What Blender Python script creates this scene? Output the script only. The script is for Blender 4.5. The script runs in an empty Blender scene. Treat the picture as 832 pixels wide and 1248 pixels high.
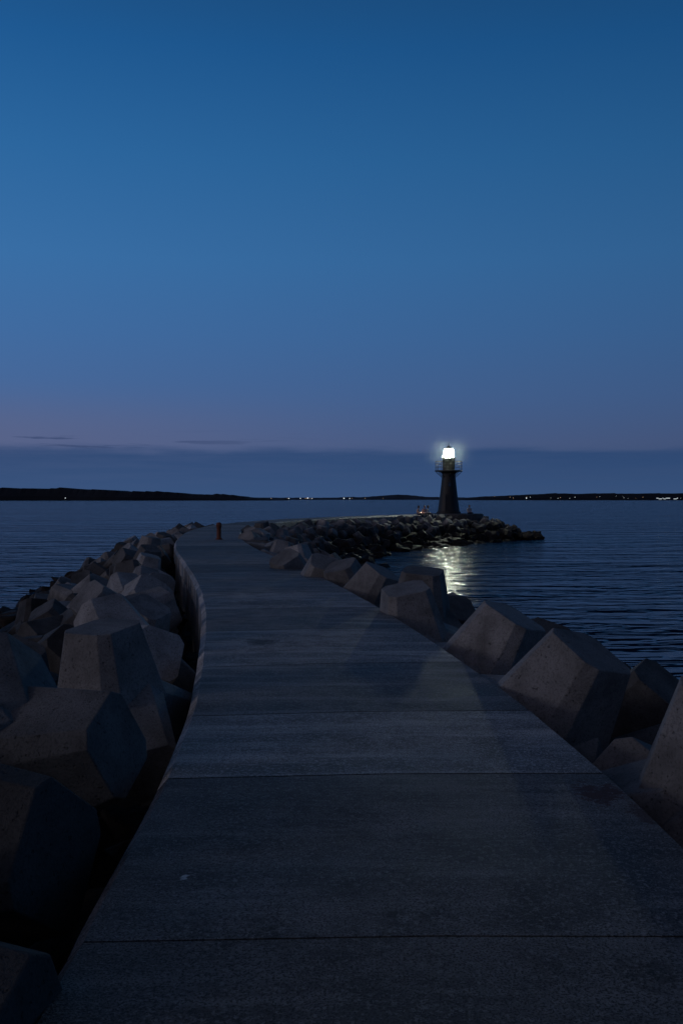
import bpy, bmesh, math, random
import numpy as np
from mathutils import Vector, Matrix, noise as mnoise
random.seed(7); np.random.seed(7)
S=bpy.context.scene
COL=S.collection
PT=2.5      # pier top above water
CAMZ=4.0
def lin(r,g,b):
    f=lambda c:(c/255/12.92) if c/255<=0.04045 else ((c/255+0.055)/1.055)**2.4
    return (f(r),f(g),f(b),1)

# ---------------------------------------------------------------- materials
class NT:
    def __init__(s,tree): s.t=tree; s.n=tree.nodes; s.l=tree.links
    def new(s,typ,**kw):
        n=s.n.new(typ)
        for k,v in kw.items(): setattr(n,k,v)
        return n
    def set(s,sock,v):
        if isinstance(v,bpy.types.NodeSocket): s.l.new(v,sock)
        else: sock.default_value=v
    def math(s,op,a,b=0.0,c=0.0,clamp=False):
        n=s.new('ShaderNodeMath',operation=op); n.use_clamp=clamp
        for i,v in enumerate((a,b,c)): s.set(n.inputs[i],v)
        return n.outputs[0]
    def noise(s,vec,scale,detail=4,rough=0.5,dist=0):
        n=s.new('ShaderNodeTexNoise'); 
        if vec is not None: s.l.new(vec,n.inputs['Vector'])
        n.inputs['Scale'].default_value=scale; n.inputs['Detail'].default_value=detail
        n.inputs['Roughness'].default_value=rough; n.inputs['Distortion'].default_value=dist
        return n.outputs['Fac']
    def mapr(s,v,a,b,c=0.0,d=1.0,smooth=False):
        n=s.new('ShaderNodeMapRange'); n.interpolation_type='SMOOTHSTEP' if smooth else 'LINEAR'
        s.set(n.inputs[0],v)
        for i,x in enumerate((a,b,c,d)): s.set(n.inputs[i+1],x)
        return n.outputs[0]
    def mix(s,f,a,b,mode='MIX'):
        n=s.new('ShaderNodeMix',data_type='RGBA',blend_type=mode)
        s.set(n.inputs[0],f); s.set(n.inputs[6],a); s.set(n.inputs[7],b)
        return n.outputs[2]
    def scalevec(s,vec,sc,loc=(0,0,0)):
        n=s.new('ShaderNodeMapping'); s.l.new(vec,n.inputs[0])
        n.inputs['Scale'].default_value=sc; n.inputs['Location'].default_value=loc
        return n.outputs[0]
def mat(name):
    m=bpy.data.materials.new(name); m.use_nodes=True
    nt=NT(m.node_tree); bs=m.node_tree.nodes['Principled BSDF']
    return m,nt,bs
def bump(nt,bs,h,strength,dist):
    b=nt.new('ShaderNodeBump'); b.inputs['Strength'].default_value=strength; b.inputs['Distance'].default_value=dist
    nt.l.new(h,b.inputs['Height']); nt.l.new(b.outputs[0],bs.inputs['Normal'])
def simple(name,c,rough=0.7,metal=0,emit=None,es=0,nscale=6):
    m,nt,bs=mat(name)
    pos=nt.new('ShaderNodeNewGeometry').outputs['Position']
    f=nt.noise(pos,nscale,5)
    c=tuple(c)[:3]+(1,)
    d=tuple(x*0.6 for x in c[:3])+(1,)
    nt.l.new(nt.mix(nt.mapr(f,0.3,0.7),d,c),bs.inputs['Base Color'])
    bs.inputs['Roughness'].default_value=rough; bs.inputs['Metallic'].default_value=metal
    if emit: bs.inputs['Emission Color'].default_value=emit; bs.inputs['Emission Strength'].default_value=es
    return m

# pier concrete
def make_pier_mat():
    m,nt,bs=mat('pier_concrete')
    pos=nt.new('ShaderNodeNewGeometry').outputs['Position']
    att=nt.new('ShaderNodeAttribute',attribute_name='tone').outputs['Fac']
    big=nt.noise(pos,0.7,5,0.6); mid=nt.noise(pos,3.5,7,0.7); fine=nt.noise(pos,42,4,0.75)
    streak=nt.noise(nt.scalevec(pos,(0.4,3.0,1)),1.6,6,0.65)
    grit=nt.noise(pos,110,3,0.7)
    c=nt.mix(nt.mapr(big,0.38,0.62),(0.090,0.084,0.082,1),(0.235,0.22,0.21,1))
    c=nt.mix(nt.mapr(mid,0.42,0.62,0,0.8),c,(0.055,0.052,0.05,1))
    c=nt.mix(nt.mapr(streak,0.50,0.64,0,0.75),c,(0.31,0.29,0.278,1))
    c=nt.mix(nt.mapr(fine,0.50,0.62,0,0.7),c,(0.36,0.34,0.325,1))
    c=nt.mix(nt.mapr(grit,0.49,0.59,0,0.9),c,(0.022,0.021,0.02,1))
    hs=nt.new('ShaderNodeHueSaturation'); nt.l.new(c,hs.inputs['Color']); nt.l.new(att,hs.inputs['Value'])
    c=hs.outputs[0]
    def spot(cx,cy,rx,ry,col,amt,c,thr=0.0):
        v=nt.scalevec(pos,(1/rx,1/ry,0),(-cx/rx,-cy/ry,0))
        ln=nt.new('ShaderNodeVectorMath',operation='LENGTH'); nt.l.new(v,ln.inputs[0])
        d=nt.math('ADD',ln.outputs['Value'],nt.mapr(nt.noise(pos,11,6,0.8),0.3,0.7,-0.9,0.9))
        f=nt.mapr(d,1.0,0.5,0,amt,True)
        return nt.mix(f,c,col)
    c=spot(1.30,5.05,0.15,0.20,(0.07,0.018,0.006,1),0.95,c)
    c=spot(1.42,4.72,0.07,0.20,(0.07,0.022,0.009,1),0.7,c)
    c=spot(-0.62,3.93,0.02,0.04,(0.7,0.7,0.68,1),0.95,c)
    c=spot(0.18,3.56,0.03,0.03,(0.03,0.027,0.025,1),0.8,c)
    c=spot(-0.85,10.4,0.18,0.24,(0.03,0.027,0.025,1),0.75,c)
    c=spot(-1.05,14.2,0.8,0.5,(0.04,0.036,0.034,1),0.6,c)
    nt.l.new(c,bs.inputs['Base Color'])
    nt.l.new(nt.mapr(big,0.3,0.7,0.54,0.76),bs.inputs['Roughness'])
    bs.inputs['Specular IOR Level'].default_value=0.25
    h=nt.math('ADD',nt.math('MULTIPLY',fine,0.6),nt.math('MULTIPLY',mid,1.0))
    h=nt.math('ADD',h,nt.math('MULTIPLY',grit,0.5))
    bump(nt,bs,h,0.9,0.016)
    return m
M_PIER=make_pier_mat()
def make_tet_mat():
    m,nt,bs=mat('weathered_concrete')
    pos=nt.new('ShaderNodeNewGeometry').outputs['Position']
    oc=nt.new('ShaderNodeObjectInfo').outputs['Color']
    big=nt.noise(pos,1.1,5,0.6); mid=nt.noise(pos,3.0,6,0.65); fine=nt.noise(pos,60,4,0.75)
    pit=nt.noise(pos,34,2,0.6)
    c=nt.mix(nt.mapr(big,0.35,0.65),(0.18,0.175,0.172,1),(0.31,0.303,0.30,1))
    c=nt.mix(nt.mapr(mid,0.45,0.68,0,0.65),c,(0.08,0.077,0.075,1))
    c=nt.mix(nt.mapr(fine,0.50,0.62,0,0.55),c,(0.075,0.072,0.07,1))
    c=nt.mix(nt.mapr(pit,0.64,0.72,0,0.6),c,(0.03,0.028,0.027,1))
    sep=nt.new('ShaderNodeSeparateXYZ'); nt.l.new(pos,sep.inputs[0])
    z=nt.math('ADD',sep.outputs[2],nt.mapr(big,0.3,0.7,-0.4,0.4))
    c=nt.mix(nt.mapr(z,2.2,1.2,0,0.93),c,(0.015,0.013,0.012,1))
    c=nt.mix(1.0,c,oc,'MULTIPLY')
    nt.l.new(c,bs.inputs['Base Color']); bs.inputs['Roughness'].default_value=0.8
    bs.inputs['Specular IOR Level'].default_value=0.25
    h=nt.math('ADD',nt.math('MULTIPLY',fine,0.5),nt.math('MULTIPLY',mid,0.6))
    h=nt.math('SUBTRACT',h,nt.mapr(pit,0.64,0.72,0,0.4))
    bump(nt,bs,h,0.8,0.03)
    return m
M_TET=make_tet_mat()
def make_rock_mat():
    m,nt,bs=mat('dark_wet_rock')
    pos=nt.new('ShaderNodeNewGeometry').outputs['Position']
    a=nt.noise(pos,1.5,6,0.65); b=nt.noise(pos,12,6,0.7)
    c=nt.mix(nt.mapr(a,0.35,0.65),(0.008,0.007,0.006,1),(0.045,0.035,0.03,1))
    nt.l.new(c,bs.inputs['Base Color']); nt.l.new(nt.mapr(b,0.3,0.7,0.5,0.9),bs.inputs['Roughness'])
    bs.inputs['Specular IOR Level'].default_value=0.10
    bump(nt,bs,nt.math('ADD',a,nt.math('MULTIPLY',b,0.3)),0.8,0.12)
    return m
M_ROCK=make_rock_mat()
def make_water():
    # wave normals from finite differences of a height field in world metres
    m,nt,bs=mat('sea_water')
    pos=nt.new('ShaderNodeNewGeometry').outputs['Position']
    def height(dx,dy):
        v=nt.scalevec(pos,(0.45,1.15,1),(dx*0.45,dy*1.15,0))
        a=nt.noise(v,0.16,2,0.5,0.3); b=nt.noise(v,0.50,3,0.6,0.4); c=nt.noise(v,1.6,2,0.5)
        h=nt.math('ADD',nt.math('MULTIPLY',a,3.4),nt.math('MULTIPLY',b,2.3))
        return nt.math('ADD',h,nt.math('MULTIPLY',c,0.45))
    E=0.05
    h0=height(0,0); hx=height(E,0); hy=height(0,E)
    g=nt.mapr(nt.noise(nt.scalevec(pos,(0.012,0.05,1)),1.0,4,0.6),0.35,0.65,0.6,1.45)
    k=nt.math('MULTIPLY',g,1.2/E)
    nx_=nt.math('MULTIPLY',nt.math('SUBTRACT',h0,hx),nt.math('MULTIPLY',k,0.26)); ny_=nt.math('MULTIPLY',nt.math('SUBTRACT',h0,hy),k)
    cb=nt.new('ShaderNodeCombineXYZ'); nt.l.new(nx_,cb.inputs[0]); nt.l.new(ny_,cb.inputs[1]); cb.inputs[2].default_value=1
    nm=nt.new('ShaderNodeVectorMath',operation='NORMALIZE'); nt.l.new(cb.outputs[0],nm.inputs[0])
    nt.l.new(nm.outputs[0],bs.inputs['Normal'])
    bs.inputs['Base Color'].default_value=(0.001,0.016,0.050,1)
    bs.inputs['Specular Tint'].default_value=(0.38,0.76,1.0,1)
    bs.inputs['Roughness'].default_value=0.14; bs.inputs['IOR'].default_value=1.333
    return m
M_WATER=make_water()
M_IRON=simple('black_painted_iron',(0.012,0.012,0.014),0.5)
M_TOWER=simple('black_tower_paint',(0.014,0.014,0.016),0.6)
M_RUST=simple('rusty_iron',(0.16,0.045,0.022),0.75)
M_HILL=simple('wooded_hill',(0.010,0.014,0.024),1.0,nscale=0.02)  # distance haze put into the dark blue base colour
M_HILL2=simple('hazy_hill',(0.03,0.05,0.085),1.0,nscale=0.02)  # paler blue base colour paints in the haze of greater distance

# ---------------------------------------------------------------- helpers
def mk(name,verts,faces,mats,smooth=False,parent=None,fmi=None):
    me=bpy.data.meshes.new(name); me.from_pydata([tuple(v) for v in verts],[],faces); me.update()
    for mm in (mats if isinstance(mats,(list,tuple)) else [mats]): me.materials.append(mm)
    if smooth: me.polygons.foreach_set('use_smooth',[True]*len(me.polygons))
    if fmi is not None: me.polygons.foreach_set('material_index',fmi)
    o=bpy.data.objects.new(name,me); COL.objects.link(o)
    if parent: o.parent=parent
    return o
def empty(name,loc=(0,0,0)):
    o=bpy.data.objects.new(name,None); o.location=loc; COL.objects.link(o); return o
def lathe(prof,n=32):
    vs=[];fs=[]
    for r,z in prof:
        for i in range(n):
            a=2*math.pi*i/n; vs.append((r*math.cos(a),r*math.sin(a),z))
    for j in range(len(prof)-1):
        for i in range(n):
            k=(i+1)%n; fs.append((j*n+i,j*n+k,(j+1)*n+k,(j+1)*n+i))
    fs.append(tuple(range(n-1,-1,-1))); fs.append(tuple((len(prof)-1)*n+i for i in range(n)))
    return vs,fs
def tube(a,b,r,n=8):
    a=Vector(a);b=Vector(b);d=(b-a).normalized()
    u=d.orthogonal().normalized(); w=d.cross(u)
    vs=[];
    for p in (a,b):
        for i in range(n):
            t=2*math.pi*i/n; vs.append(p+u*math.cos(t)*r+w*math.sin(t)*r)
    fs=[(i,(i+1)%n,n+(i+1)%n,n+i) for i in range(n)]+[tuple(range(n-1,-1,-1)),tuple(range(n,2*n))]
    return vs,fs
def merge(parts):
    V=[];F=[]
    for vs,fs in parts:
        o=len(V); V+=[tuple(v) for v in vs]; F+=[tuple(i+o for i in f) for f in fs]
    return V,F
def box(cx,cy,cz,sx,sy,sz):
    vs=[(cx+dx*sx/2,cy+dy*sy/2,cz+dz*sz/2) for dx in(-1,1) for dy in(-1,1) for dz in(-1,1)]
    return vs,[(0,1,3,2),(4,6,7,5),(0,4,5,1),(2,3,7,6),(0,2,6,4),(1,5,7,3)]

# ---------------------------------------------------------------- centre line
CP=[(0.5,-22),(0.42,-14),(0.38,-7),(0.35,-1),(0.31,3),(0.25,5.3),(0.12,7.3),(-0.15,9.7),(-0.65,13.5),(-1.4,18),(-2.5,23.6),(-3.95,31),(-5.1,38.7),(-6.0,48),(-6.1,57),(-5.0,66),(-2.6,75),(1.0,83.5),(5.4,91.5),(10.0,98.5)]
def cr(p0,p1,p2,p3,t):
    return 0.5*((2*p1)+(-p0+p2)*t+(2*p0-5*p1+4*p2-p3)*t*t+(-p0+3*p1-3*p2+p3)*t**3)
P=[np.array(p,float) for p in CP]
P=[2*P[0]-P[1]]+P+[2*P[-1]-P[-2]]
pts=[]
for i in range(1,len(P)-2):
    for k in range(20): pts.append(cr(P[i-1],P[i],P[i+1],P[i+2],k/20))
pts.append(P[-2]); pts=np.array(pts)
seg=np.linalg.norm(np.diff(pts,axis=0),axis=1); cum=np.concatenate([[0],np.cumsum(seg)]); LEN=cum[-1]
def at(s):
    s=max(0,min(LEN,s))
    x=np.interp(s,cum,pts[:,0]); y=np.interp(s,cum,pts[:,1])
    e=0.6; s0=max(0,s-e); s1=min(LEN,s+e)
    tx=np.interp(s1,cum,pts[:,0])-np.interp(s0,cum,pts[:,0]); ty=np.interp(s1,cum,pts[:,1])-np.interp(s0,cum,pts[:,1])
    L=math.hypot(tx,ty); tx/=L;ty/=L
    return Vector((x,y,0)),Vector((tx,ty,0)),Vector((ty,-tx,0))
def s_of_y(y): return float(np.interp(y,pts[:,1],cum))
HW=1.24
LH=Vector((10.75,100.0,0)); PR=3.45

# ---------------------------------------------------------------- pier
joints=[s_of_y(y) for y in (-20,-18,-16,-14,-12,-10,-8,-6,-4,-2,0,1.6,3.37,5.37,6.95,9.0,11.4,13.6)]
s=joints[-1]
while s<LEN-2.5: s+=2.3; joints.append(s)
jl=sorted(joints)
base=list(np.arange(0,LEN,0.4))+[LEN]
allst=[(b,0) for b in base if all(abs(b-j)>0.05 for j in jl)]
y337=min(jl,key=lambda q:abs(q-s_of_y(3.37)))
for j in jl:
    G=0.006 if j==y337 else 0.009
    allst+=[(j-G,0),(j-G*0.6,1),(j+G*0.6,1),(j+G,0)]
allst.sort()
prof=[(-HW+0.05,-2.9),(-HW+0.05,-0.42),(-HW,-0.40),(-HW,-0.07),(-HW+0.06,0.0),(-0.6,0.006),(0,0.012),(0.6,0.006),(HW-0.06,0.0),(HW,-0.07),(HW,-0.40),(HW-0.05,-0.42),(HW-0.05,-2.9)]
V=[];F=[];tones=[]
rng=random.Random(3)
tone={}
def slab_of(s): return sum(1 for j in jl if j<s)
for i in range(len(jl)+1): tone[i]=rng.uniform(0.8,1.7)
def settone(y,v): tone[slab_of(s_of_y(y))]=v
settone(2.5,0.75); settone(4.5,0.92); settone(6.2,2.1); settone(8,1.25); settone(10,2.0); settone(12.5,1.3); settone(14.5,2.1)
n=len(prof)
for k,(s,dr) in enumerate(allst):
    c,t,r=at(s)
    wob=0.010*mnoise.noise(Vector((s*0.9,0,0)))+0.006*mnoise.noise(Vector((s*4,7,0)))
    for (o,z) in prof:
        zz=z-(0.015 if (dr and z>-0.1) else 0)
        p=c+r*(o+(wob if abs(o)>1 else 0)); V.append((p.x,p.y,PT+zz))
for k in range(len(allst)-1):
    tn=tone[slab_of((allst[k][0]+allst[k+1][0])/2)]
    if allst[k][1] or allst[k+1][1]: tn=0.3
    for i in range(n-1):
        F.append((k*n+i,k*n+i+1,(k+1)*n+i+1,(k+1)*n+i)); tones.append(tn*(1.7 if i in (3,8) else 1.5 if i in (1,2,0) else 1.0))  # left wall lightened: light from the left put into its tone
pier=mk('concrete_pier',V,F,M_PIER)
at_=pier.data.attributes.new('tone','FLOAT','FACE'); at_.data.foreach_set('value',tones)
bm=bmesh.new(); bm.from_mesh(pier.data); bmesh.ops.recalc_face_normals(bm,faces=bm.faces)
if sum(f.normal.z for f in bm.faces)<0: bmesh.ops.reverse_faces(bm,faces=bm.faces)
bm.to_mesh(pier.data); bm.free()
pv,pf=lathe([(PR-0.05,-2.9),(PR-0.05,-0.44),(PR,-0.42),(PR,-0.05),(PR-0.05,0.018),(1.3,0.03)],48)
plat=mk('lighthouse_platform',pv,pf,M_PIER); plat.location=(LH.x,LH.y,PT)
a2=plat.data.attributes.new('tone','FLOAT','FACE'); a2.data.foreach_set('value',[0.6]*len(pf))

# ---------------------------------------------------------------- mound
def dist_side(X,Y):
    best=np.full(X.shape,1e9); side=np.zeros(X.shape)
    for i in range(0,len(pts)-1,3):
        a=pts[i]; b=pts[min(i+3,len(pts)-1)]
        d=b-a; L2=d@d
        t=np.clip(((X-a[0])*d[0]+(Y-a[1])*d[1])/L2,0,1)
        px=a[0]+t*d[0]-X; py=a[1]+t*d[1]-Y
        dd=np.hypot(px,py)
        cs=d[0]*(Y-a[1])-d[1]*(X-a[0])
        m=dd<best; best=np.where(m,dd,best); side=np.where(m,np.where(cs<0,1,-1),side)
    return best,side
def terrain_z(X,Y):
    X=np.asarray(X,float);Y=np.asarray(Y,float)
    d,sd=dist_side(X,Y)
    W=np.where(sd>0,np.where(Y>60,6.3,7.5),6.5)
    t=(d-HW)/W
    dp=np.hypot(X-LH.x,Y-LH.y)-PR
    t2=dp/4.2
    t=np.minimum(t,t2)
    z=1.1-1.55*np.clip(t,-0.05,3)
    return z,t
gx=np.arange(-26,27,0.5); gy=np.arange(-24,112,0.5)
X,Y=np.meshgrid(gx,gy)
Z,T=terrain_z(X,Y)
V=[]
nx=len(gx)
for j in range(len(gy)):
    for i in range(nx):
        z=Z[j,i]+0.35*mnoise.noise(Vector((X[j,i]*0.7,Y[j,i]*0.7,0)))+0.2*mnoise.noise(Vector((X[j,i]*2,Y[j,i]*2,5)))
        if Z[j,i]<-2.3: z=-3
        V.append((X[j,i],Y[j,i],z))
F=[]
for j in range(len(gy)-1):
    for i in range(nx-1):
        if Z[j:j+2,i:i+2].max()>-2.3: F.append((j*nx+i,j*nx+i+1,(j+1)*nx+i+1,(j+1)*nx+i))
mk('rubble_mound_ground',V,F,M_ROCK)

# ---------------------------------------------------------------- tetrapod
def tet_geom(rw=0.47,tw=0.31,L=0.98,ch=0.27):
    bm=bmesh.new()
    dirs=[Vector((0,0,1))]
    for k in range(3):
        a=2*math.pi*k/3; dirs.append(Vector((0.943*math.cos(a),0.943*math.sin(a),-1/3)))
    def ring(h):
        c=h*ch*1.15
        return [(h,-h+c),(h,h-c),(h-c,h),(-h+c,h),(-h,h-c),(-h,-h+c),(-h+c,-h),(h-c,-h)]
    for d in dirs:
        u=Vector((0,0,1)).cross(d)
        u=Vector((1,0,0)) if u.length<0.1 else u.normalized()
        w=d.cross(u)
        b=bmesh.new()
        rows=[]
        for h,z in ((rw*0.75,-0.12),(rw,0.18),(tw,L)):
            rows.append([b.verts.new(d*z+u*x+w*y) for x,y in ring(h)])
        for r in range(2):
            for i in range(8):
                k=(i+1)%8; b.faces.new((rows[r][i],rows[r][k],rows[r+1][k],rows[r+1][i]))
        b.faces.new(rows[0][::-1]); b.faces.new(rows[2])
        bmesh.ops.recalc_face_normals(b,faces=b.faces)
        bmesh.ops.bevel(b,geom=b.edges[:],offset=0.010,segments=2,profile=0.5,affect='EDGES',clamp_overlap=True)
        me=bpy.data.meshes.new('t'); b.to_mesh(me); bm.from_mesh(me); bpy.data.meshes.remove(me); b.free()
    me=bpy.data.meshes.new('concrete_tetrapod'); bm.to_mesh(me); bm.free()
    me.materials.append(M_TET)
    return me
TET=tet_geom()
TV=np.array([v.co[:] for v in TET.vertices]); TF=[tuple(p.vertices) for p in TET.polygons]
def orient(d,spin):
    d=Vector(d).normalized()
    return (Vector((0,0,1)).rotation_difference(d).to_matrix()@Matrix.Rotation(spin,3,'Z'))
def place_tet(loc,d,spin,sc,shade=1.0):
    o=bpy.data.objects.new('concrete_tetrapod',TET); COL.objects.link(o)
    o.matrix_world=Matrix.Translation(loc)@(orient(d,spin).to_4x4())@Matrix.Scale(sc,4)
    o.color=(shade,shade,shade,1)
    return o
R=math.radians
near=[
 # left: nearest units carry shadow as a darkened object colour
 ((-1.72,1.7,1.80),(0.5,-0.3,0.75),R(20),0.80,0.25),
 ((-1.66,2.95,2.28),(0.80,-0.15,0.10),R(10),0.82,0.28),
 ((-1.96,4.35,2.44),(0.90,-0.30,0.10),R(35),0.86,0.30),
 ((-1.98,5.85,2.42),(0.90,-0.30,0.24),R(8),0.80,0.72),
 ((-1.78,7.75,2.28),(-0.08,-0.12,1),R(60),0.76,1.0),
 ((-2.20,10.2,2.25),(0.55,-0.72,0.32),R(15),0.78,1.5),
 ((-2.62,12.3,2.05),(0.35,-0.3,0.8),R(70),0.76,0.95),
 ((-3.05,13.9,2.15),(-0.5,-0.5,0.65),R(30),0.80,0.9),
 ((-3.35,16.0,2.15),(0.4,-0.5,0.45),R(0),0.78,1.2),
 ((-3.1,6.9,1.45),(-0.3,-0.5,0.8),R(15),0.80,0.4),
 ((-3.05,9.0,1.50),(0.3,-0.7,0.5),R(45),0.82,0.45),
 ((-3.85,11.6,1.55),(0.2,-0.4,0.8),R(75),0.85,0.5),
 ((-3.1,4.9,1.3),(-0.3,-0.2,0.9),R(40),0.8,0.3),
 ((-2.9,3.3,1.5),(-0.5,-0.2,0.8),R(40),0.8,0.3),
 ((-4.3,14.6,1.5),(0.5,-0.6,0.5),R(75),0.85,0.5),
 # right
 ((2.05,3.6,1.55),(0.4,0.2,0.85),R(20),0.85,0.6),
 ((2.12,5.45,2.12),(0.02,-0.25,0.95),R(25),0.92,0.9),
 ((1.60,8.15,2.02),(0.42,-0.28,0.85),R(35),0.92,1.0),
 ((1.45,10.8,1.92),(0.42,-0.18,0.87),R(48),0.96,1.15),
 ((0.98,13.3,1.95),(-0.15,-0.2,0.95),R(10),0.92,1.0),
 ((1.20,15.4,1.98),(0.05,-0.15,1.0),R(75),0.95,0.75),
 ((0.30,17.0,1.95),(0.45,-0.15,0.85),R(40),0.95,1.0),
 ((0.25,19.0,1.95),(-0.3,-0.25,0.85),R(70),0.9,0.8),
 ((-0.55,19.8,1.95),(0.25,-0.4,0.83),R(0),0.95,1.2),
 ((-0.95,21.9,1.98),(-0.3,-0.4,0.8),R(30),0.92,1.0),
 ((2.25,6.75,1.72),(-0.45,-0.5,0.45),R(20),0.88,0.85),
 ((2.95,7.9,1.75),(0.1,-0.4,0.8),R(50),0.90,0.40),
 ((2.6,9.6,1.6),(0.4,-0.4,0.7),R(60),0.9,0.5),
 ((2.25,12.4,1.65),(0.3,-0.5,0.7),R(0),0.92,0.5),
 ((1.7,17.8,1.5),(0.4,-0.5,0.6),R(30),0.9,0.5),
]
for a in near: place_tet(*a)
nearpos=[Vector(a[0]) for a in near]
rg=random.Random(11)
def rowpt(s,side,o):
    c,t,r=at(s); return c+r*side*(HW+o)
def newacc(): return {'V':[],'F':[],'o':0}
acc=[newacc() for _ in range(3)]   # three weathering batches
def add_tet(p,z,sc):
    A=acc[rg.randrange(3)]
    d=Vector((rg.uniform(-.9,.9),rg.uniform(-.9,.4),rg.uniform(.15,1)))
    M=np.array(orient(d,rg.uniform(0,2)))
    A['V'].append((TV*sc)@M.T+np.array([p.x,p.y,z])); o=A['o']; A['F'].extend([tuple(i+o for i in f) for f in TF]); A['o']+=len(TV)
def pierdist(p): 
    d,_=dist_side(np.array([p.x]),np.array([p.y])); return min(d[0]-HW, math.hypot(p.x-LH.x,p.y-LH.y)-PR)
for side in (-1,1):
    rows=((0.95,1.85,1.3,0),(2.05,1.45,1.5,0.15),(3.2,0.95,1.9,0.6)) if side<0 else ((0.6,1.92,1.35,0),(1.75,1.5,1.5,0.05),(3.1,1.0,1.8,0.4))
    for o,zo,sp,skip in rows:
        s=rg.uniform(0,1)
        while s<LEN-1.5:
            p=rowpt(s,side,o+rg.uniform(-.12,.25))
            s+=sp*rg.uniform(0.85,1.15)
            if rg.random()<skip: continue
            lim=23.0 if (side>0) else 17.0
            if o<1 and -1<p.y<lim: continue
            if any((p-Vector((q.x,q.y,0))).length<1.0 for q in nearpos): continue
            if pierdist(p)<0.4: continue
            zz=zo+rg.uniform(-.2,.12)
            if p.y<7: zz-=0.45
            if p.y>60: zz-=0.32
            add_tet(p,zz,rg.uniform(0.78,0.95) if side>0 else rg.uniform(0.72,0.9))
for rr,zo,sp in ((0.6,1.35,1.4),(1.8,1.0,1.7),(2.9,0.6,2.4)):
    a=0.0
    while a<2*math.pi:
        p=Vector((LH.x+(PR+rr)*math.cos(a),LH.y+(PR+rr)*math.sin(a),0)); a+=sp/(PR+rr)
        if pierdist(p)<0.4: continue
        add_tet(p,zo+rg.uniform(-.2,.15),rg.uniform(.74,.9))
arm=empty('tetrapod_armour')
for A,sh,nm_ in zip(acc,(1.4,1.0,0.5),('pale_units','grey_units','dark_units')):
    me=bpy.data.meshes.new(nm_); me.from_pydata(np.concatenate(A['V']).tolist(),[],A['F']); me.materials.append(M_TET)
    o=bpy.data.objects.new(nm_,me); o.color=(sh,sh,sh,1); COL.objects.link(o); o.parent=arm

# ---------------------------------------------------------------- boulders
def rock_geom(seed):
    r=random.Random(seed); bm=bmesh.new()
    for i in range(16):
        v=Vector((r.gauss(0,1),r.gauss(0,1),r.gauss(0,1))).normalized()*r.uniform(0.75,1.1)
        bm.verts.new((v.x*1.15,v.y*0.9,v.z*0.65))
    res=bmesh.ops.convex_hull(bm,input=bm.verts[:])
    bmesh.ops.delete(bm,geom=[v for v in bm.verts if not v.link_faces],context='VERTS')
    bmesh.ops.bevel(bm,geom=bm.edges[:],offset=0.05,segments=1,affect='EDGES',clamp_overlap=True)
    me=bpy.data.meshes.new('r'); bm.to_mesh(me); bm.free()
    v=np.array([x.co[:] for x in me.vertices]); f=[tuple(p.vertices) for p in me.polygons]
    return v,f
rocks=[rock_geom(i) for i in range(10)]
VV=[];FF=[];off=0
def add_rock(x,y,z,sc):
    global off
    v,f=rocks[rg.randrange(10)]
    M=np.array(Matrix.Rotation(rg.uniform(0,6.28),3,'Z')@Matrix.Rotation(rg.uniform(-.6,.6),3,'X')@Matrix.Rotation(rg.uniform(-.6,.6),3,'Y'))
    VV.append((v*sc)@M.T+np.array([x,y,z])); FF.extend([tuple(i+off for i in ff) for ff in f]); off+=len(v)
N=7000
cx=np.random.uniform(-24,26,N); cy=np.random.uniform(-20,110,N)
cz,ct=terrain_z(cx,cy)
for x,y,z,t in zip(cx,cy,cz,ct):
    if t<0.10 or t>0.95: continue
    if t<0.40 and rg.random()<0.5: continue
    sc=rg.uniform(0.4,0.95)
    if t<0.38: sc*=0.7
    add_rock(x,y,z+rg.uniform(-0.05,0.25),sc)
for k in range(30):   # spill of rock beyond the head of the breakwater
    dx=rg.uniform(4,8.8); add_rock(LH.x+dx,LH.y+rg.uniform(-3.5,1.0),0.65-0.12*(dx-4)+rg.uniform(-.2,.2),rg.uniform(.5,.95))
# dark stones wedged between the armour units and the pier wall
for side in (-1,1):
    s=s_of_y(1.0)
    while s<s_of_y(30):
        p=rowpt(s,side,rg.uniform(0.35,1.6)); s+=rg.uniform(0.2,0.45)
        add_rock(p.x,p.y,rg.uniform(1.2,1.7),rg.uniform(0.25,0.45))
VV=np.concatenate(VV)
me=bpy.data.meshes.new('shore_boulders'); me.from_pydata(VV.tolist(),[],FF); me.materials.append(M_ROCK)
COL.objects.link(bpy.data.objects.new('shore_boulders',me))

# ---------------------------------------------------------------- sea
mk('sea_water',[(-9000,-3000,0),(9000,-3000,0),(9000,9000,0),(-9000,9000,0)],[(0,1,2,3)],M_WATER)

# ---------------------------------------------------------------- bollard
b=empty('iron_bollard',(-4.5,36.6,PT+0.005))
mk('post',*lathe([(0.13,0),(0.13,0.03),(0.085,0.05),(0.08,0.42),(0.10,0.46),(0.105,0.54),(0.09,0.60),(0.04,0.63)],20),M_RUST,True,b)
mk('base_bolts',*merge([[[(x+math.cos(k*1.5708)*0.11,y+math.sin(k*1.5708)*0.11,z) for x,y,z in lathe([(0.012,0.028),(0.012,0.05)],6)[0]],lathe([(0.012,0.028),(0.012,0.05)],6)[1]] for k in range(4)]),M_RUST,False,b)

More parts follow.
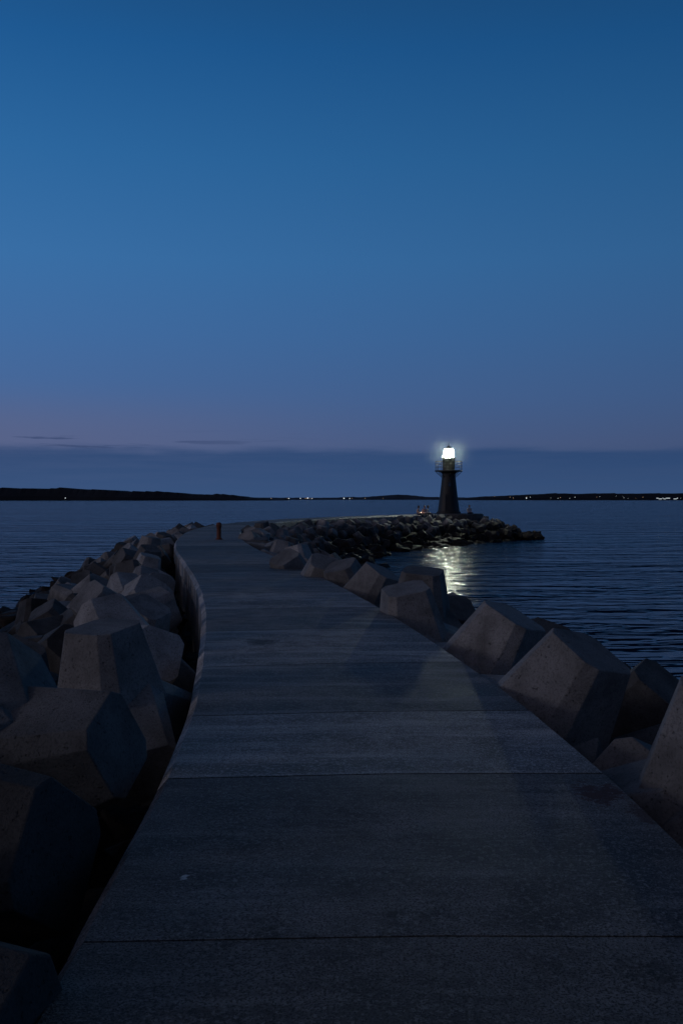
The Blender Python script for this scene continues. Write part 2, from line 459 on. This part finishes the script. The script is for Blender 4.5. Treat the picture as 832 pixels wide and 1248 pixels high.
# ---------------------------------------------------------------- lighthouse
lh=empty('lighthouse',(LH.x,LH.y,PT+0.03))
zt=4.2
mk('tower',*lathe([(1.22,0),(1.22,0.18),(1.10,0.22),(1.0,0.9),(0.86,2.0),(0.74,3.1),(0.66,3.9),(0.66,4.0),(0.8,4.1),(0.98,zt)],40),M_TOWER,False,lh)
mk('gallery_deck',*lathe([(1.30,zt),(1.38,zt+0.03),(1.38,zt+0.12),(1.3,zt+0.14)],40),M_IRON,False,lh)
parts=[]
for i in range(12):
    a=2*math.pi*i/12; x,y=1.32*math.cos(a),1.32*math.sin(a)
    parts.append(tube((x,y,zt+0.12),(x,y,zt+1.02),0.022,6))
for hz in (0.45,0.75,1.02):
    for i in range(32):
        a=2*math.pi*i/32;b2=2*math.pi*(i+1)/32
        parts.append(tube((1.32*math.cos(a),1.32*math.sin(a),zt+hz),(1.32*math.cos(b2),1.32*math.sin(b2),zt+hz),0.018 if hz<1 else 0.032,6))
for i in range(8):
    a=2*math.pi*i/8
    parts.append(tube((0.7*math.cos(a),0.7*math.sin(a),zt-0.55),(1.3*math.cos(a),1.3*math.sin(a),zt+0.0),0.035,6))
mk('gallery_railing',*merge(parts),M_IRON,False,lh)
mk('watch_room',*lathe([(0.62,zt+0.13),(0.62,zt+1.25),(0.70,zt+1.3),(0.70,zt+1.38),(0.5,zt+1.42)],24),M_TOWER,False,lh)
gz=zt+1.42
parts=[]
for i in range(8):
    a=2*math.pi*(i+.5)/8; parts.append(tube((0.52*math.cos(a),0.52*math.sin(a),gz),(0.50*math.cos(a),0.50*math.sin(a),gz+0.85),0.014,6))
mk('lantern_frame',*merge(parts),M_IRON,False,lh)
mk('lantern_roof',*lathe([(0.44,gz+0.84),(0.44,gz+0.87),(0.30,gz+0.98),(0.14,gz+1.08),(0.12,gz+1.16),(0.02,gz+1.2),(0.015,gz+1.55)],24),M_IRON,False,lh)
M_LAMP,nt,bs=mat('lamp_glow'); bs.inputs['Emission Color'].default_value=(0.93,1.0,0.80,1); bs.inputs['Emission Strength'].default_value=520
mk('lamp',*lathe([(0.20,gz+0.02),(0.40,gz+0.12),(0.46,gz+0.42),(0.43,gz+0.72),(0.36,gz+0.83)],20),M_LAMP,True,lh)
mk('door',*box(-0.15,-1.02,1.05,0.62,0.14,1.7),M_IRON,False,lh)
M_GL,nt,bs=mat('dark_glass'); bs.inputs['Base Color'].default_value=(0.02,0.03,0.05,1); bs.inputs['Roughness'].default_value=0.1
mk('window',*box(0,-0.80,2.9,0.26,0.1,0.42),M_GL,False,lh)
# added scattering ball that imitates bloom round the lantern
hm=bpy.data.materials.new('lamp_bloom_mist'); hm.use_nodes=True; hn=NT(hm.node_tree); hm.node_tree.nodes.clear()
out=hn.new('ShaderNodeOutputMaterial'); vs_=hn.new('ShaderNodeVolumeScatter'); vs_.inputs['Color'].default_value=(0.85,1,0.98,1)
tc=hn.new('ShaderNodeTexCoord'); ln=hn.new('ShaderNodeVectorMath',operation='LENGTH'); hn.l.new(tc.outputs['Object'],ln.inputs[0])
dn=hn.math('POWER',hn.mapr(ln.outputs['Value'],0.3,4.2,1,0),4.5); dn=hn.math('MULTIPLY',dn,0.020)
hn.l.new(dn,vs_.inputs['Density']); hn.l.new(vs_.outputs[0],out.inputs['Volume'])
bm=bmesh.new(); bmesh.ops.create_icosphere(bm,subdivisions=3,radius=4.3); me=bpy.data.meshes.new('lamp_bloom_mist'); bm.to_mesh(me); bm.free(); me.materials.append(hm)
o=bpy.data.objects.new('lamp_bloom_mist',me); COL.objects.link(o); o.location=(LH.x,LH.y,PT+gz+0.45)

# ---------------------------------------------------------------- people (seated)
M_SKIN=simple('skin',(0.5,0.3,0.22),0.6); M_HAIR=simple('hair',(0.03,0.02,0.015),0.7); M_JEANS=simple('trousers',(0.03,0.04,0.07),0.9)
def person(loc,yaw,jacket,lean=0.0,cross=False):
    e=empty('seated_person',loc); e.rotation_euler=(0,0,yaw)   # faces local +Y
    def skin(name,nodes,edges,root=0):
        me=bpy.data.meshes.new(name); me.from_pydata([n_[0] for n_ in nodes],edges,[])
        o=bpy.data.objects.new(name,me); COL.objects.link(o)
        md=o.modifiers.new('s','SKIN'); md.use_smooth_shade=True
        for i,n_ in enumerate(nodes):
            sv=me.skin_vertices[0].data[i]; sv.radius=(n_[1],n_[1]*n_[2] if len(n_)>2 else n_[1]); sv.use_root=(i==root)
        sb=o.modifiers.new('u','SUBSURF'); sb.levels=2
        dg=bpy.context.evaluated_depsgraph_get(); dg.update()
        m2=bpy.data.meshes.new_from_object(o.evaluated_get(dg)); bpy.data.objects.remove(o); 
        o=bpy.data.objects.new(name,m2); COL.objects.link(o); o.parent=e
        return o
    L=lean
    kx=0.13
    foot=[((kx,0.50,-0.40),0.05),((kx,0.64,-0.43),0.035)] if not cross else [((-0.02,0.22,0.05),0.05),((-0.10,0.30,0.04),0.035)]
    kn=(kx,0.46,0.10) if not cross else (0.34,0.30,0.10)
    nodes=[((0,0,0.12),0.15),((0,0.02+L*.3,0.30),0.135),((0,0.04+L*.7,0.48),0.15),((0,0.05+L,0.58),0.06),((0,0.06+L,0.66),0.05)]
    edges=[(0,1),(1,2),(2,3),(3,4)]
    for sx in (1,-1):
        b0=len(nodes)
        nodes+= [((0.19*sx,0.04+L*.8,0.52),0.065),((0.25*sx,0.06+L*.5,0.28),0.05),((0.12*sx,0.28+L*.3,0.20),0.035),
                 ((0.10*sx,0.08,0.10),0.09),((kn[0]*sx,kn[1],kn[2]),0.065),((foot[0][0][0]*sx,)+foot[0][0][1:],0.045),((foot[1][0][0]*sx,)+foot[1][0][1:],0.035)]
        edges+=[(2,b0),(b0,b0+1),(b0+1,b0+2),(0,b0+3),(b0+3,b0+4),(b0+4,b0+5),(b0+5,b0+6)]
    body=skin('body',nodes,edges)
    body.data.materials.clear(); body.data.materials.append(jacket); body.data.materials.append(M_JEANS); body.data.materials.append(M_SKIN)
    for p_ in body.data.polygons:
        c=p_.center
        p_.material_index=2 if (c.z>0.60) else (1 if (c.z<0.17 or (c.y>0.36 and c.z<0.2)) else 0)
    bm=bmesh.new(); bmesh.ops.create_uvsphere(bm,u_segments=20,v_segments=14,radius=0.1)
    for v in bm.verts:
        v.co.z*=1.22; v.co.x*=0.82
        if v.co.y>0.07 and abs(v.co.x)<0.02 and -0.04<v.co.z<0.01: v.co.y+=0.022
        if v.co.z<-0.06: v.co.x*=0.85
    me=bpy.data.meshes.new('head'); bm.to_mesh(me); bm.free(); me.materials.append(M_SKIN)
    h=bpy.data.objects.new('head',me); COL.objects.link(h); h.parent=e; h.location=(0,0.08+L,0.76)
    bm=bmesh.new(); bmesh.ops.create_uvsphere(bm,u_segments=20,v_segments=14,radius=0.11)
    bmesh.ops.delete(bm,geom=[v for v in bm.verts if v.co.y>0.045 and v.co.z<0.055 or v.co.z<-0.07],context='VERTS')
    for v in bm.verts: v.co.z*=1.2; v.co.x*=0.85
    me=bpy.data.meshes.new('hair'); bm.to_mesh(me); bm.free(); me.materials.append(M_HAIR)
    h=bpy.data.objects.new('hair',me); COL.objects.link(h); h.parent=e; h.location=(0,0.07+L,0.77)
    parts=[]
    for sx in (1,-1):
        for i in range(4):
            x=0.12*sx+(i-1.5)*0.02
            parts.append(tube((x*0.9,0.29+L*.3,0.195),(x*0.8,0.37+L*.3-abs(i-1.3)*0.008,0.175),0.009,6))
        parts.append(tube((0.09*sx,0.29+L*.3,0.20),(0.06*sx,0.33+L*.3,0.20),0.010,6))
        parts.append(box(0.11*sx,0.29+L*.3,0.195,0.075,0.08,0.035))
    mk('hands',*merge(parts),M_SKIN,False,e)
    fe=[]
    for sx in (1,-1): fe.append(box(0.033*sx,0.172+L,0.775,0.022,0.012,0.010))
    fe.append(box(0,0.170+L,0.715,0.04,0.012,0.008))
    mk('face_features',*merge(fe),M_HAIR,False,e)
J1=simple('jacket_tan',(0.78,0.52,0.42),0.9); J2=simple('jacket_grey',(0.5,0.48,0.48),0.9); J3=simple('jacket_rose',(0.62,0.40,0.35),0.9)
for ds,jk,ln_,dy in ((7.1,J1,0.03,0.2),(5.9,J3,0.07,-0.35),(5.2,J2,0.0,0.4)):
    c,t,r=at(LEN-ds); q=c+r*(HW-0.12)
    person((q.x,q.y,PT+0.0),math.atan2(r.y,r.x)-math.pi/2+dy,jk,ln_)
person((LH.x+1.75,LH.y-2.0,PT+0.02),math.pi+0.5,J2,0.05,True)
M_LAN,nt,bs=mat('lantern_glow'); bs.inputs['Emission Color'].default_value=(1,0.68,0.45,1); bs.inputs['Emission Strength'].default_value=6
c,t,r=at(LEN-6.5); q=c+r*(HW-0.12)
le=empty('camping_lantern',(q.x,q.y,PT+0.01))
mk('glass',*lathe([(0.05,0.05),(0.07,0.1),(0.07,0.2),(0.05,0.25)],12),M_LAN,True,le)
mk('cap',*merge([lathe([(0.08,0),(0.08,0.05)],12),lathe([(0.08,0.25),(0.03,0.32)],12)]),M_IRON,False,le)

# ---------------------------------------------------------------- far shores
def shore(name,x0,x1,y0,hfun,m,seed,step=5,jag=2.5):
    n_=int((x1-x0)/step)
    V=[];F=[]
    for i in range(n_+1):
        x=x0+(x1-x0)*i/n_
        h=max(0.3,hfun(x))
        j=mnoise.noise(Vector((x*0.09,seed,0)))*jag+mnoise.noise(Vector((x*0.013,seed,3)))*jag*1.2
        j*=min(1,h/10)
        yy=y0+mnoise.noise(Vector((x*0.004,seed,9)))*60
        V+=[(x,yy,-1),(x,yy+6,0.35*h),(x,yy+30,h+j),(x,yy+160,h*1.02+j*.4),(x,yy+500,-1)]
    for i in range(n_):
        for k in range(4): F.append((i*5+k,(i+1)*5+k,(i+1)*5+k+1,i*5+k+1))
    mk(name,V,F,m)
px=lambda p,d:(p-416)/1213*d
D=2400
shore('wooded_headland',px(-500,D),px(345,D),D,lambda x: 2+ (29 if x<px(60,D) else 29*max(0,(px(335,D)-x)/(px(335,D)-px(60,D)))**0.7)*(0.95),M_HILL,1.3,5,3.5)
D3=4200
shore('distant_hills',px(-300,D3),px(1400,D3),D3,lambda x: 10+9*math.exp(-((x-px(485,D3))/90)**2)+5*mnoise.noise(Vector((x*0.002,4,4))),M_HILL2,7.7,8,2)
D2=3000
shore('low_coastline',px(560,D2),px(1500,D2),D2,lambda x: 2+18*min(1,max(0,(x-px(560,D2))/300))**0.6,M_HILL,5.1)
def lights(name,lst,m):
    parts=[]
    pv,pf=lathe([(0.3,-0.9),(0.9,-0.4),(0.9,0.4),(0.3,0.9)],8)
    for p,yv,d,r in lst:
        z=CAMZ+(608-yv)/1213*d
        parts.append(([(Vector(v)*r+Vector((px(p,d),d,z))) for v in pv],pf))
    return mk(name,*merge(parts),m)
M_L1,nt,bs=mat('town_light_white'); bs.inputs['Emission Color'].default_value=(0.85,0.95,1,1); bs.inputs['Emission Strength'].default_value=0.9
M_L2,nt,bs=mat('town_light_amber'); bs.inputs['Emission Color'].default_value=(1,0.55,0.25,1); bs.inputs['Emission Strength'].default_value=0.6
rl=random.Random(5)
lw=[(80,607.0,2330,1.1),(352,607.5,2330,1.1),(366,607.4,2330,1.1),(375,607,2330,1.5),(380,607.5,2330,0.9),(419,607.3,2330,1.5),(426,607.5,2330,1.0),(700,606,2900,1.0),(641,607,2900,1.6)]
lw+=[(rl.uniform(640,832),rl.uniform(604.5,607.5),2900,rl.uniform(0.4,0.8)) for _ in range(14)]
lights('harbour_lights',lw,M_L1)
la=[(rl.uniform(330,470),607.4,2330,rl.uniform(0.5,1.0)) for _ in range(9)]+[(rl.uniform(600,832),rl.uniform(605,607.5),2900,rl.uniform(0.5,1.0)) for _ in range(12)]
lights('street_lights',la,M_L2)
for i,(p,w) in enumerate(((802,18),(811,26),(822,14))):
    e=empty('waterfront_building',(px(p,2890),2890,0))
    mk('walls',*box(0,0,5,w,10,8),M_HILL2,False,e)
    mk('roof',[(-w/2-.5,-6,9),(w/2+.5,-6,9),(w/2+.5,6,9),(-w/2-.5,6,9),(-w/2,0,12),(w/2,0,12)],[(0,1,5,4),(2,3,4,5),(0,4,3),(1,2,5),(0,3,2,1)],M_HILL,False,e)
    mk('lit_windows',*merge([box(-w/2+2+k*3.2,-5.2,4+rl.choice((0,2)),2.0,0.2,1.8) for k in range(int(w/3.4))]),M_L1,False,e)

# ---------------------------------------------------------------- world
w=bpy.data.worlds.new('World'); S.world=w; w.use_nodes=True
nt=NT(w.node_tree); bg=w.node_tree.nodes['Background']
tc=nt.new('ShaderNodeTexCoord').outputs['Generated']
sep=nt.new('ShaderNodeSeparateXYZ'); nt.l.new(tc,sep.inputs[0]); x,y,z=sep.outputs
ramp=nt.new('ShaderNodeValToRGB'); nt.l.new(z,ramp.inputs[0]); cr_=ramp.color_ramp
stops=[(0.0,(58,80,118)),(0.055,(74,93,134)),(0.10,(68,98,145)),(0.16,(61,102,153)),(0.23,(54,105,158)),(0.32,(42,98,152)),(0.41,(29,85,140)),(0.55,(24,58,96)),(0.8,(22,36,55)),(1.0,(20,30,44))]
while len(cr_.elements)<len(stops): cr_.elements.new(0.5)
for e_,(p_,c_) in zip(cr_.elements,stops): e_.position=p_; e_.color=lin(*c_)
c=ramp.outputs[0]
az=nt.mapr(x,-0.36,0.36,1.12,0.80)
sc=nt.new('ShaderNodeVectorMath',operation='SCALE'); nt.l.new(c,sc.inputs[0]); nt.l.new(az,sc.inputs['Scale']); c=sc.outputs[0]
pk=nt.math('MULTIPLY',nt.mapr(x,0.15,-0.4,0,0.5,True),nt.mapr(nt.math('ABSOLUTE',nt.math('SUBTRACT',z,0.060)),0.0,0.06,1,0,True))
c=nt.mix(pk,c,lin(96,100,132))
bk=nt.mapr(y,0.2,-0.6,1.0,0.55,True)
sc2=nt.new('ShaderNodeVectorMath',operation='SCALE'); nt.l.new(c,sc2.inputs[0]); nt.l.new(bk,sc2.inputs['Scale']); c=sc2.outputs[0]
wd=nt.new('ShaderNodeVectorMath',operation='DOT_PRODUCT'); nt.l.new(tc,wd.inputs[0]); wd.inputs[1].default_value=(-0.72,-0.69,0.05)
gl=nt.mapr(wd.outputs['Value'],0.3,0.95,0,0.9,True)
c=nt.mix(gl,c,lin(118,110,126))
v1=nt.scalevec(tc,(5,5,40)); n1=nt.noise(v1,1.0,5,0.55)
v2=nt.scalevec(tc,(9,9,150)); n2=nt.noise(v2,1.0,4,0.6)
zz=nt.math('ADD',z,nt.mapr(n1,0.3,0.7,-0.006,0.006))
band=nt.mapr(zz,0.054,0.043,0,0.80,True)
band=nt.math('MULTIPLY',band,nt.mapr(n2,0.3,0.6,0.80,1.0))
cc=nt.mix(nt.mapr(z,0.0,0.05),lin(56,83,124),lin(37,67,110))
c=nt.mix(band,c,cc)
st_=nt.math('MULTIPLY',nt.mapr(n2,0.54,0.64,0,0.7,True),nt.mapr(nt.math('ABSOLUTE',nt.math('SUBTRACT',z,0.056)),0.0,0.014,1,0,True))
st_=nt.math('MULTIPLY',st_,nt.mapr(x,0.0,-0.25))
c=nt.mix(st_,c,lin(44,62,100))
nt.l.new(c,bg.inputs[0]); bg.inputs[1].default_value=1.0
# afterglow: very weak, very soft light from the left, behind the camera
sl=bpy.data.lights.new('afterglow_sun','SUN'); sl.energy=0.20; sl.angle=R(12); sl.color=(0.97,0.91,0.96)
so=bpy.data.objects.new('afterglow_sun',sl); COL.objects.link(so)
so.rotation_euler=Vector((0.90,0.38,-0.20)).to_track_quat('-Z','Y').to_euler()

# ---------------------------------------------------------------- camera
cd=bpy.data.cameras.new('camera'); cam=bpy.data.objects.new('camera',cd); COL.objects.link(cam)
cam.location=(0,0,CAMZ); cam.rotation_euler=(R(90-0.756),0,0)
cd.lens=35; cd.sensor_width=36; cd.clip_start=0.05; cd.clip_end=20000
S.camera=cam
S.view_settings.view_transform='Standard'; S.view_settings.look='None'; S.view_settings.exposure=0; S.view_settings.gamma=1
